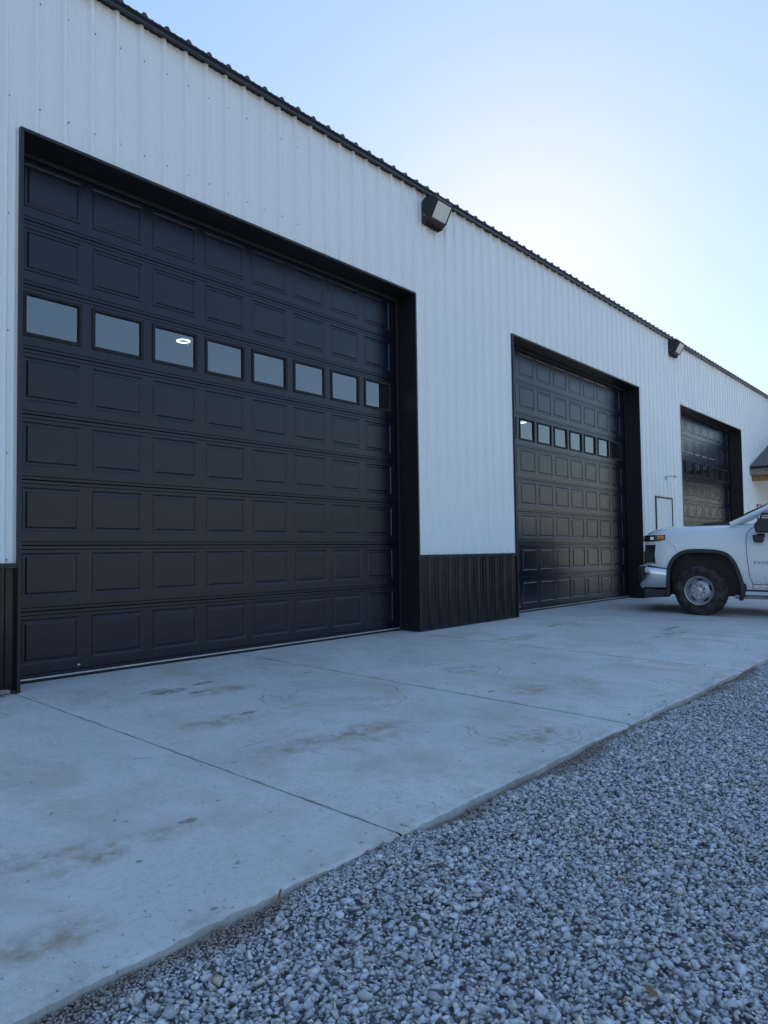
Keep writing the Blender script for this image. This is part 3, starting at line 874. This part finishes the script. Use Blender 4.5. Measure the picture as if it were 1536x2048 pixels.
# greenhouse
def gp(x, y, z): return (x, y, z)
B = {'wa': (.86, -.47, 1.435), 'wb': (.70, -1.50, 1.955), 'ra': (.70, -2.95, 1.965), 'rb': (.84, -3.33, 1.45)}
def mir(p): return (-p[0], p[1], p[2])
g_ = MB(); nx_, nz_ = 17, 9
for jz in range(nz_):
    v_ = jz / (nz_ - 1)
    for ix in range(nx_):
        u_ = ix / (nx_ - 1) * 2 - 1
        hx = B['wa'][0] + (B['wb'][0] - B['wa'][0]) * v_
        g_.v.append((u_ * hx, B['wa'][1] + (B['wb'][1] - B['wa'][1]) * v_ + .17 * (1 - u_ ** 2) * (1 - .35 * v_) + .03 * math.sin(math.pi * v_), B['wa'][2] + (B['wb'][2] - B['wa'][2]) * v_ + .02 * math.sin(math.pi * v_)))
g_.f = [(jz * nx_ + ix, jz * nx_ + ix + 1, (jz + 1) * nx_ + ix + 1, (jz + 1) * nx_ + ix) for jz in range(nz_ - 1) for ix in range(nx_ - 1)]
ws = g_.build('windshield', 'car_glass', trk, smooth=80)
MB().quad(B['ra'], mir(B['ra']), mir(B['rb']), B['rb']).build('rear_window', 'car_glass', trk)
for sgn in (1, -1):
    S_ = lambda p: p if sgn == 1 else mir(p)
    for (y0, y1) in ((-.85, -1.95), (-2.05, -3.1)):
        def side(y, t):   # point on the sloping side at height fraction t
            return (sgn * (.905 - .195 * t), y, 1.45 + .46 * t)
        yt0 = max(min(y0, -1.0 if y0 > -1 else y0), -9)
        top0 = -1.46 if y0 > -1 else y0
        top1 = y1 if y0 > -1 else -2.95
        vs = [side(y0, 0), side(y1, 0), side(top1, .92), side(top0, .92)]
        MB().quad(*vs).build('side_window', 'car_glass', trk)
    # pillars and roof rail
    MB().tube([S_((.895, -.44, 1.425)), S_((.875, -.72, 1.565)), S_((.80, -1.15, 1.79)), S_((.725, -1.50, 1.945)), S_((.70, -1.75, 1.975))], [.045, .036, .034, .036, .04], 10).build('front_pillar', 'truck_white', trk, smooth=60)
    MB().tube([S_((.90, -2.0, 1.44)), S_((.71, -2.0, 1.93))], .05, 8).build('centre_pillar', 'truck_black', trk, smooth=60)
    MB().tube([S_((.90, -3.22, 1.43)), S_((.70, -3.0, 1.95))], .09, 10).build('rear_pillar', 'truck_white', trk, smooth=60)
    MB().tube([S_((.72, -1.48, 1.945)), S_((.70, -2.2, 1.965)), S_((.70, -3.0, 1.95))], .05, 10).build('roof_rail', 'truck_white', trk, smooth=60)
    MB().box(*sorted((sgn * .88, sgn * .985)), -3.3, -.80, 1.435, 1.452).build('belt_moulding', 'truck_black', trk, bevel=.004)
m = MB(); xs_ = np.linspace(-.72, .72, 13); ys_ = np.linspace(-1.45, -3.05, 9)
for y in ys_:
    for x in xs_: m.v.append((x, y, 1.985 - .05 * (abs(x) / .72) ** 3 - .03 * abs((y + 2.25) / .8) ** 4))
m.f = [(i * 13 + j, i * 13 + j + 1, (i + 1) * 13 + j + 1, (i + 1) * 13 + j) for i in range(8) for j in range(12)]
m.build('roof', 'truck_white', trk, smooth=60)
# seats and dash give the cabin something behind the glass
MB().box(-.8, .8, -1.0, -.62, 1.15, 1.40).build('dashboard', 'truck_black', trk, bevel=.04)
for x in (-.42, .42):
    MB().box(x - .26, x + .26, -1.95, -1.78, 1.0, 1.62).build('seat_back', 'truck_black', trk, bevel=.06)
    MB().box(x - .13, x + .13, -1.93, -1.82, 1.63, 1.82).build('head_rest', 'truck_black', trk, bevel=.04)

def hull_x(y, z):
    s = section(min(max(y, -3.3), .88)); zs_ = [p[1] for p in s][::-1]; xs2 = [p[0] for p in s][::-1]
    return float(np.interp(z, zs_, xs2))
# door shut lines, sill line, fender seam (narrow dark gaps lying on the skin)
def seam(name, pts, wdt=.0045, k=6):
    P = smooth_poly(pts, k)
    for sgn in (-1,):
        m = MB(); vs = []
        for i, (y, z) in enumerate(P):
            p0 = Vector(P[max(0, i - 1)]); p1 = Vector(P[min(len(P) - 1, i + 1)]); d = (p1 - p0).normalized(); nn = Vector((-d.y, d.x)) * wdt
            for s2 in (-1, 1):
                yy, zz = y + nn.x * s2, z + nn.y * s2
                vs.append((sgn * (hull_x(yy, zz) + .0022), yy, zz))
        m.add(vs, [(2 * i, 2 * i + 1, 2 * i + 3, 2 * i + 2) for i in range(len(P) - 1)])
        m.build(name, 'dark_hole', trk)
seam('door_gap', [(-.93, 1.43), (-.80, 1.40), (-.70, 1.32), (-.665, 1.18), (-.672, 1.0), (-.69, .82), (-.715, .65), (-.755, .515)])
seam('door_gap', [(-.755, .515), (-1.3, .512), (-1.93, .512)])
seam('door_gap', [(-1.93, .512), (-1.96, .8), (-1.99, 1.1), (-2.0, 1.42)])
seam('door_gap', [(-.755, .512), (-.757, .47), (-.757, .435)], .003)
seam('fender_seam', [(.52, 1.165), (.46, 1.13), (.40, 1.07), (.36, .98)], .0022)
# rocker, frame rail and axle seen below the body
MB().box(-.95, .95, -3.3, -.66, .40, .435).build('rocker', 'truck_black', trk, bevel=.01)
for x in (-.45, .45): MB().box(x - .05, x + .05, -5.6, .75, .44, .60).build('frame_rail', 'truck_black', trk)
MB().tube([(-.8, 0, .385), (.8, 0, .385)], .055, 10).build('front_axle', 'truck_black', trk)
MB().tube([(-.85, -4.37, .385), (.85, -4.37, .385)], .07, 10).build('rear_axle', 'truck_black', trk)
MB().tube([(-.70, -.5, .30), (-.72, -2.2, .30)], .03, 8).build('side_tube', 'alloy', trk)

# towing mirror
for sgn in (-1, 1):
    mi = MB().prism([(-.775, 1.40), (-.79, 1.44), (-.86, 1.52), (-.87, 1.58), (-.885, 1.60), (-1.02, 1.60), (-1.03, 1.56), (-1.03, 1.30), (-.80, 1.30)], 0, *sorted((sgn * 1.10, sgn * 1.34)))
    mo = mi.build('mirror', 'truck_black', trk, bevel=.018)
    MB().prism([(-.775, 1.155), (-.75, 1.27), (-.91, 1.27), (-.915, 1.18), (-.89, 1.15)], 0, *sorted((sgn * 1.06, sgn * 1.24))).build('mirror_foot', 'truck_black', mo, bevel=.02)
    MB().box(*sorted((sgn * .97, sgn * 1.12)), -.93, -.82, 1.22, 1.29).build('mirror_arm', 'truck_black', mo, bevel=.015)
    for zz in (1.545, 1.515): MB().box(*sorted((sgn * 1.335, sgn * 1.345)), -1.0, -.885, zz, zz + .012).build('mirror_lamp', 'amber_lens' if 0 else 'alloy', mo)
MB().tube([(-1.0, -1.78, 1.17), (-1.035, -1.80, 1.17), (-1.035, -1.93, 1.17), (-1.0, -1.95, 1.17)], .014, 8).build('door_handle', 'truck_black', trk, smooth=60)

# badge lettering on the door
tc = bpy.data.curves.new('badge', 'FONT'); tc.body = '3500'; tc.size = .072; tc.extrude = .002; tc.space_character = 1.12
to = bpy.data.objects.new('badge', tc); col.objects.link(to)
dg = bpy.context.evaluated_depsgraph_get(); tm = bpy.data.meshes.new_from_object(to.evaluated_get(dg)); bpy.data.objects.remove(to)
tm.materials.clear(); tm.materials.append(MAT['badge_grey'])
bo = link('badge', tm, None, trk)
bo.matrix_local = Matrix(((0, 0, -1, -(hull_x(-.85, .84) + .004)), (-1.45, 0, 0, -.757), (0, 1, 0, .822), (0, 0, 0, 1)))
bo['label'] = 'grey 3500 lettering on the front door'

# wheels
def tire_mesh():
    m = MB(); Rr, wt = .392, .235; h = wt / 2
    prof = [(-h + .02, .222), (-h + .004, .235), (-h, .27), (-h - .004, .31), (-h + .002, .345), (-h + .016, .372), (-h + .032, .386), (-h + .045, Rr), (-.03, Rr + .002), (-.027, Rr - .010), (-.018, Rr - .010), (-.015, Rr + .002),
            (.015, Rr + .002), (.018, Rr - .01), (.027, Rr - .01), (.03, Rr + .002), (h - .045, Rr), (h - .032, .386), (h - .016, .372), (h - .002, .345), (h + .004, .31), (h, .27), (h - .004, .235), (h - .02, .222)]
    m.lathe(prof, 64, 0)
    for j in range(52):      # shoulder lugs
        t_ = 2 * math.pi * j / 52
        for sg in (-1, 1):
            c, s = math.cos(t_ + .03 * sg), math.sin(t_ + .03 * sg); c2, s2 = math.cos(t_ + .085 + .03 * sg), math.sin(t_ + .085 + .03 * sg)
            xa, xb = sg * (h - .055), sg * (h - .012)
            vs = []
            for (x, rr) in ((xa, Rr - .003), (xa, Rr + .006), (xb, .384), (xb, .370)):
                vs += [(x, rr * c, rr * s), (x, rr * c2, rr * s2)]
            m.add(vs, [(0, 1, 3, 2), (2, 3, 5, 4), (4, 5, 7, 6), (0, 2, 4, 6), (1, 7, 5, 3)])
    me = m.mesh('tire'); me.materials.append(MAT['tire_rubber']); return me
TM = tire_mesh()
def wheel(x, y, out, steer=0.0):
    wh = bpy.data.objects.new('wheel', None); col.objects.link(wh); wh.parent = trk; wh.location = (x, y, .392); wh.rotation_euler = (0, 0, steer); wh.scale = (1.0, 1.04, 1.02)
    s = 1 if out > 0 else -1
    t_ = link('tire', TM, None, wh, smooth=35)
    rim = MB().lathe([(s * .06, .215), (s * .108, .226), (s * .118, .222), (s * .112, .212), (s * .06, .204), (s * .045, .195), (s * .060, .17), (s * .098, .135), (s * .112, .118), (s * .112, .062), (s * .13, .058), (s * .13, 0)], 48, 0).build('rim', 'alloy', wh, smooth=35)
    MB().lathe([(s * .1125, .060), (s * .121, .066), (s * .121, .112), (s * .1125, .118)], 40, 0).build('lug_ring', 'alloy_bright', wh, smooth=35)
    for j in range(8):
        a = 2 * math.pi * (j + .5) / 8
        MB().lathe([(0, .0155), (s * .006, .0155), (s * .006, .010), (s * .02, .009), (s * .02, 0)], 8, 0, (s * .1205, .089 * math.cos(a), .089 * math.sin(a))).build('lug_nut', 'badge_grey', wh)
    for j in range(5):   # hand holes in the disc
        a = 2 * math.pi * (j + .25) / 5; m = MB(); vs = []
        for i in range(9):
            b2 = a + (i - 4) * .075; wd = .013 * math.sqrt(max(.05, 1 - ((i - 4) / 4.3) ** 2))
            for rr in (.168 - wd, .168 + wd): vs.append((s * (.0665 + .0025 + (.17 - rr) * .92), rr * math.cos(b2), rr * math.sin(b2)))
        m.add(vs, [(2 * i, 2 * i + 1, 2 * i + 3, 2 * i + 2) for i in range(8)]); m.build('hand_hole', 'dark_hole', wh)
    MB().lathe([(s * .128, .056), (s * .138, .052), (s * .143, .035), (s * .144, 0)], 32, 0).build('centre_cap', 'alloy_bright', wh, smooth=40)
    e = s * .1445   # bow-tie shaped emblem
    MB().prism([(-.030, -.007), (-.011, -.007), (-.009, -.013), (.013, -.013), (.011, -.007), (.030, -.007), (.027, .007), (.009, .007), (.011, .013), (-.013, .013), (-.011, .007), (-.033, .007)], 0, *sorted((e, e + s * .003))).build('emblem', 'emblem_gold', wh)
    MB().lathe([(-s * .05, .0), (-s * .05, .18), (-s * .02, .18), (-s * .02, 0)], 24, 0).build('brake_disc', 'truck_black', wh)
wheel(-AX + .112, 0, -1, -YAW); wheel(AX - .112, 0, 1, -YAW)
for s in (-1, 1):
    wheel(s * (AX + .02), -4.37, s); wheel(s * (AX - .26), -4.37, s)

# bed with dual-wheel fenders
m = MB()
m.box(-.97, -.90, -5.62, -3.42, .62, 1.42).box(.90, .97, -5.62, -3.42, .62, 1.42).box(-.90, .90, -5.62, -5.56, .66, 1.42).box(-.90, .90, -3.48, -3.42, .66, 1.42)
bed = m.build('bed', 'truck_white', trk, bevel=.012)
cut = MB().prism([(-4.37 + .47 * math.cos(a), .40 + .47 * math.sin(a)) for a in np.linspace(0, 2 * math.pi, 32)[:-1]], 0, -1.3, 1.3).build('cutter', 'dark_hole', trk)
bed.modifiers.clear(); boolean(bed, cut)
MB().box(-.89, .89, -5.55, -3.49, .66, .70).build('bed_floor', 'truck_black', trk)
for s in (-1, 1):
    m = MB(); vs = []
    for a in np.linspace(.15, math.pi - .15, 20):
        for rr, xx in ((.47, .96), (.50, 1.05), (.49, 1.19), (.44, 1.20)):
            vs.append((s * xx, -4.37 + rr * 1.15 * math.cos(a), .42 + rr * math.sin(a)))
    m.add(vs, [(4 * i + j, 4 * i + j + 1, 4 * i + 5 + j, 4 * i + 4 + j) for i in range(19) for j in range(3)])
    m.build('rear_fender', 'truck_white', trk, smooth=60)
    MB().box(*sorted((s * .86, s * .96)), -5.64, -5.57, .80, 1.15).build('tail_light', 'amber_lens', trk, bevel=.01)
MB().tube([(-.95, -5.78, .55), (.95, -5.78, .55)], .09, 10).build('rear_bumper', 'chrome', trk, smooth=60)

# ------------------------------------------------------------------ gravel: real stones, settled on a height field
def stone_variants(n):
    out = []
    for _ in range(n):
        bm = bmesh.new()
        k = random.randint(8, 11); ax_, ay_, az_ = random.uniform(1.0, 1.3), random.uniform(.7, 1.0), random.uniform(.38, .75)
        for i in range(k):
            v = Vector((random.gauss(0, 1), random.gauss(0, 1), random.gauss(0, 1))).normalized() * random.uniform(.8, 1.12)
            bm.verts.new((v.x * ax_, v.y * ay_, v.z * az_))
        bmesh.ops.convex_hull(bm, input=bm.verts)
        bmesh.ops.delete(bm, geom=[v for v in bm.verts if not v.link_faces], context='VERTS')
        bmesh.ops.triangulate(bm, faces=bm.faces)
        bm.verts.index_update()
        V = np.array([v.co[:] for v in bm.verts]); F = np.array([[v.index for v in f.verts] for f in bm.faces])
        out.append((V, F)); bm.free()
    return out
VAR = stone_variants(40)
cell = .006
GX0, GX1, GY0, GY1 = -2.7, 7.6, -6.0, EDGE
W_, H_ = int((GX1 - GX0) / cell), int((GY1 - GY0) / cell) + 1
xx = GX0 + np.arange(W_) * cell; yy = GY0 + np.arange(H_) * cell
d_ = EDGE - yy[:, None]
bumpy = .010 * np.sin(xx[None] * 2.1 + 1.3 * np.sin(yy[:, None] * 1.7)) + .008 * np.sin(yy[:, None] * 3.3 + xx[None] * .9) + .006 * np.sin(xx[None] * 7.3 + yy[:, None] * 2.1)
HF = -.123 - .014 * np.exp(-(d_ / .06) ** 2) * (1 + np.sin(xx[None] * 2.3) + .6 * np.sin(xx[None] * 5.9 + 1)) - .0036 * d_ + bumpy * np.minimum(1, d_ / .25)
HF0 = HF.copy()
def noise2(x, y): return math.sin(x * 3.1 + 1.7 * math.sin(y * 2.3)) + .7 * math.sin(x * 7.9 - y * 5.1) + .5 * math.sin(x * 15.3 + y * 11.7)
VS, FS, CS = [], [], []; nv = 0
def stone(x, y, r):
    global nv
    i, j = int((x - GX0) / cell), int((y - GY0) / cell); k = max(1, int(r * .8 / cell))
    i0, i1, j0, j1 = max(0, i - k), min(W_, i + k + 1), max(0, j - k), min(H_, j + k + 1)
    if i0 >= i1 or j0 >= j1: return
    loc = HF[j0:j1, i0:i1]
    flat = random.uniform(.55, .8)
    base = float(loc.mean() * .55 + loc.max() * .45)
    if base - float(HF0[min(j, H_ - 1), min(i, W_ - 1)]) > .034: return
    zc = base + r * flat * .38
    V, F = VAR[random.randrange(len(VAR))]
    tilt = random.gauss(0, .26), random.gauss(0, .26), random.uniform(0, 6.283)
    Mx = np.array(Matrix.Rotation(tilt[0], 3, 'X') @ Matrix.Rotation(tilt[1], 3, 'Y') @ Matrix.Rotation(tilt[2], 3, 'Z'))
    P = (V * r) @ Mx.T + np.array([x, y, zc])
    if P[:, 1].max() > EDGE - .001: return
    VS.append(P); FS.append(F + nv); nv += len(P)
    dd = EDGE - y
    v = random.gauss(0, 1); L = .58 * math.exp(.2 * v)
    if random.random() < .04: L = random.uniform(.68, .78)
    L = min(L, .78)
    tn = random.random()
    c = np.array([L, L * 1.0, L * 1.03]) if tn < .65 else (np.array([L * 1.02, L, L * .97]) if tn < .9 else (np.array([L * .98, L * .95, L * 1.05]) if tn < .97 else np.array([L * 1.15, L * .98, L * .75])))
    dirty = min(1, 1.5 * max(0, 1 - dd / max(.03, .10 + .07 * noise2(x * .7, y)))) if dd < .24 else 0
    if dirty > 0: c = c * (1 - .85 * dirty) + np.array([.27, .195, .125]) * random.uniform(.55, 1.3) * .85 * dirty
    CS.append(np.repeat(np.append(c, 1)[None], len(P), 0))
    # raise the surface under the stone
    gx = (GX0 + np.arange(i0, i1) * cell - x)[None] ; gy = (GY0 + np.arange(j0, j1) * cell - y)[:, None]
    q = 1 - (gx ** 2 + gy ** 2) / (r * .85) ** 2
    dome = np.where(q > 0, zc + r * flat * .62 * np.sqrt(np.clip(q, 0, 1)), -9)
    HF[j0:j1, i0:i1] = np.maximum(loc, dome)
def spill(x, y, r):
    # a loose stone kicked up onto the slab
    global nv
    V, F = VAR[random.randrange(len(VAR))]
    Mx = np.array(Matrix.Rotation(random.uniform(0, 6.283), 3, 'Z')); P = (V * r) @ Mx.T
    P += np.array([x, y, gz(y) - P[:, 2].min() - .0008])
    VS.append(P); FS.append(F + nv); nv += len(P)
    L = .5 * math.exp(.25 * random.gauss(0, 1)); c = np.array([L, L * .98, L * .95, 1]); CS.append(np.repeat(c[None], len(P), 0))
def allowed(x, y):
    # what the camera or one a step aside could see
    lo = -5.95 if x < 1.0 else -5.95 + (x - 1.0) * .22
    return y > lo and (x > -2.6 - (y - EDGE) * -.0)
random.seed(11)
cnt = 0
for layer, (dens, r0, r1) in enumerate(((2600, .007, .0105), (2000, .008, .0135), (1500, .008, .0165), (320, .013, .0235), (700, .006, .010), (-1, .004, .008))):
    strip = dens < 0          # fine grit washed up against the slab
    n_ = 16000 if strip else int(dens * (GX1 - GX0) * (GY1 - GY0))
    for _ in range(n_):
        x, y = random.uniform(GX0 + .03, GX1 - .03), random.uniform(GY0 + .03, GY1 - .004)
        if strip: y = EDGE - .005 - abs(random.gauss(0, .07))
        if not allowed(x, y): continue
        dist = math.hypot(x - CAM.x, y - CAM.y)
        if dist > 5 and random.random() < .35: continue
        r = random.uniform(r0, r1); dd = EDGE - y
        if dd < .10 + .06 * noise2(x * .6, y) and not strip:
            if random.random() < .12: continue
            r *= .66
        stone(x, y, r * .93)
for _ in range(240):
    x = random.uniform(-2.6, 7.5); y = EDGE + .012 + random.expovariate(1 / .07)
    if y < -.3: spill(x, y, random.uniform(.0022, .006) if random.random() < .85 else random.uniform(.006, .011))
for _ in range(70): spill(random.uniform(-1.8, 6), random.uniform(EDGE + .1, -.2), random.uniform(.0018, .0045))
V = np.concatenate(VS); F = np.concatenate(FS); Cc = np.concatenate(CS)
me = bpy.data.meshes.new('gravel')
me.vertices.add(len(V)); me.vertices.foreach_set('co', V.ravel())
me.loops.add(len(F) * 3); me.loops.foreach_set('vertex_index', F.ravel())
me.polygons.add(len(F)); me.polygons.foreach_set('loop_start', np.arange(0, len(F) * 3, 3)); me.polygons.foreach_set('loop_total', np.full(len(F), 3))
me.update(calc_edges=True)
at = me.attributes.new('tint', 'FLOAT_COLOR', 'POINT'); at.data.foreach_set('color', Cc.astype(np.float32).ravel())
tag(link('gravel', me, 'gravel_stone'), 'loose grey crushed-stone gravel beside the concrete', kind='stuff')
print('stones', len(VS), 'tris', len(F))

# ------------------------------------------------------------------ small things
t = MB().tube([(-.832, -3.80, -.13), (-.828, -3.806, -.095), (-.822, -3.812, -.062)], [.005, .0045, .0035], 7).build('twig', 'twig_bark', smooth=60)
tag(t, 'short brown stick poking up at the edge of the concrete', 'stick')
def leaf(x, y, z, s, label):
    m = MB(); n_ = 9; vs = []
    for i in range(n_):
        u = i / (n_ - 1); wd = s * .42 * math.sin(math.pi * u ** .8) + .001; zz = .25 * s * (u - .5) ** 2 * 2 + random.uniform(0, .15) * s
        vs += [((u - .5) * s * 1.5, -wd, zz + .3 * wd), ((u - .5) * s * 1.5, 0, zz), ((u - .5) * s * 1.5, wd, zz + .4 * wd)]
    m.add(vs, [(3 * i + j, 3 * i + j + 1, 3 * i + 4 + j, 3 * i + 3 + j) for i in range(n_ - 1) for j in range(2)])
    o = m.build('dead_leaf', 'dead_leaf', smooth=60); o.location = (x, y, z); o.rotation_euler = (random.uniform(-.4, .4), random.uniform(-.4, .4), random.uniform(0, 6))
    sd = o.modifiers.new('thick', 'SOLIDIFY'); sd.thickness = .0008
    tag(o, label, 'leaf', 'dead leaves in the gravel')
def top(x, y): return float(HF[int((y - GY0) / cell), int((x - GX0) / cell)])
leaf(-.56, -4.85, top(-.56, -4.85) + .004, .035, 'crumpled brown leaf in the gravel, left one of the pair at the bottom')
leaf(-.52, -4.89, top(-.52, -4.89) + .004, .028, 'crumpled brown leaf in the gravel, right one of the pair at the bottom')
leaf(.06, -4.57, top(.06, -4.57) + .003, .026, 'small tan leaf lying farther up in the gravel, alone')
o = MB().prism([(-.70, -.02), (-.26, -.02), (-.23, -.075), (-.70, -.085)], 2, .0, .028).build('board', 'grey_wood', bevel=.004)
o.location = (0, -.035, gz(-.05) + .02); o.rotation_euler = (0, 0, 0)
tag(o, 'short weathered board end at the foot of the wainscot, far left', 'board')
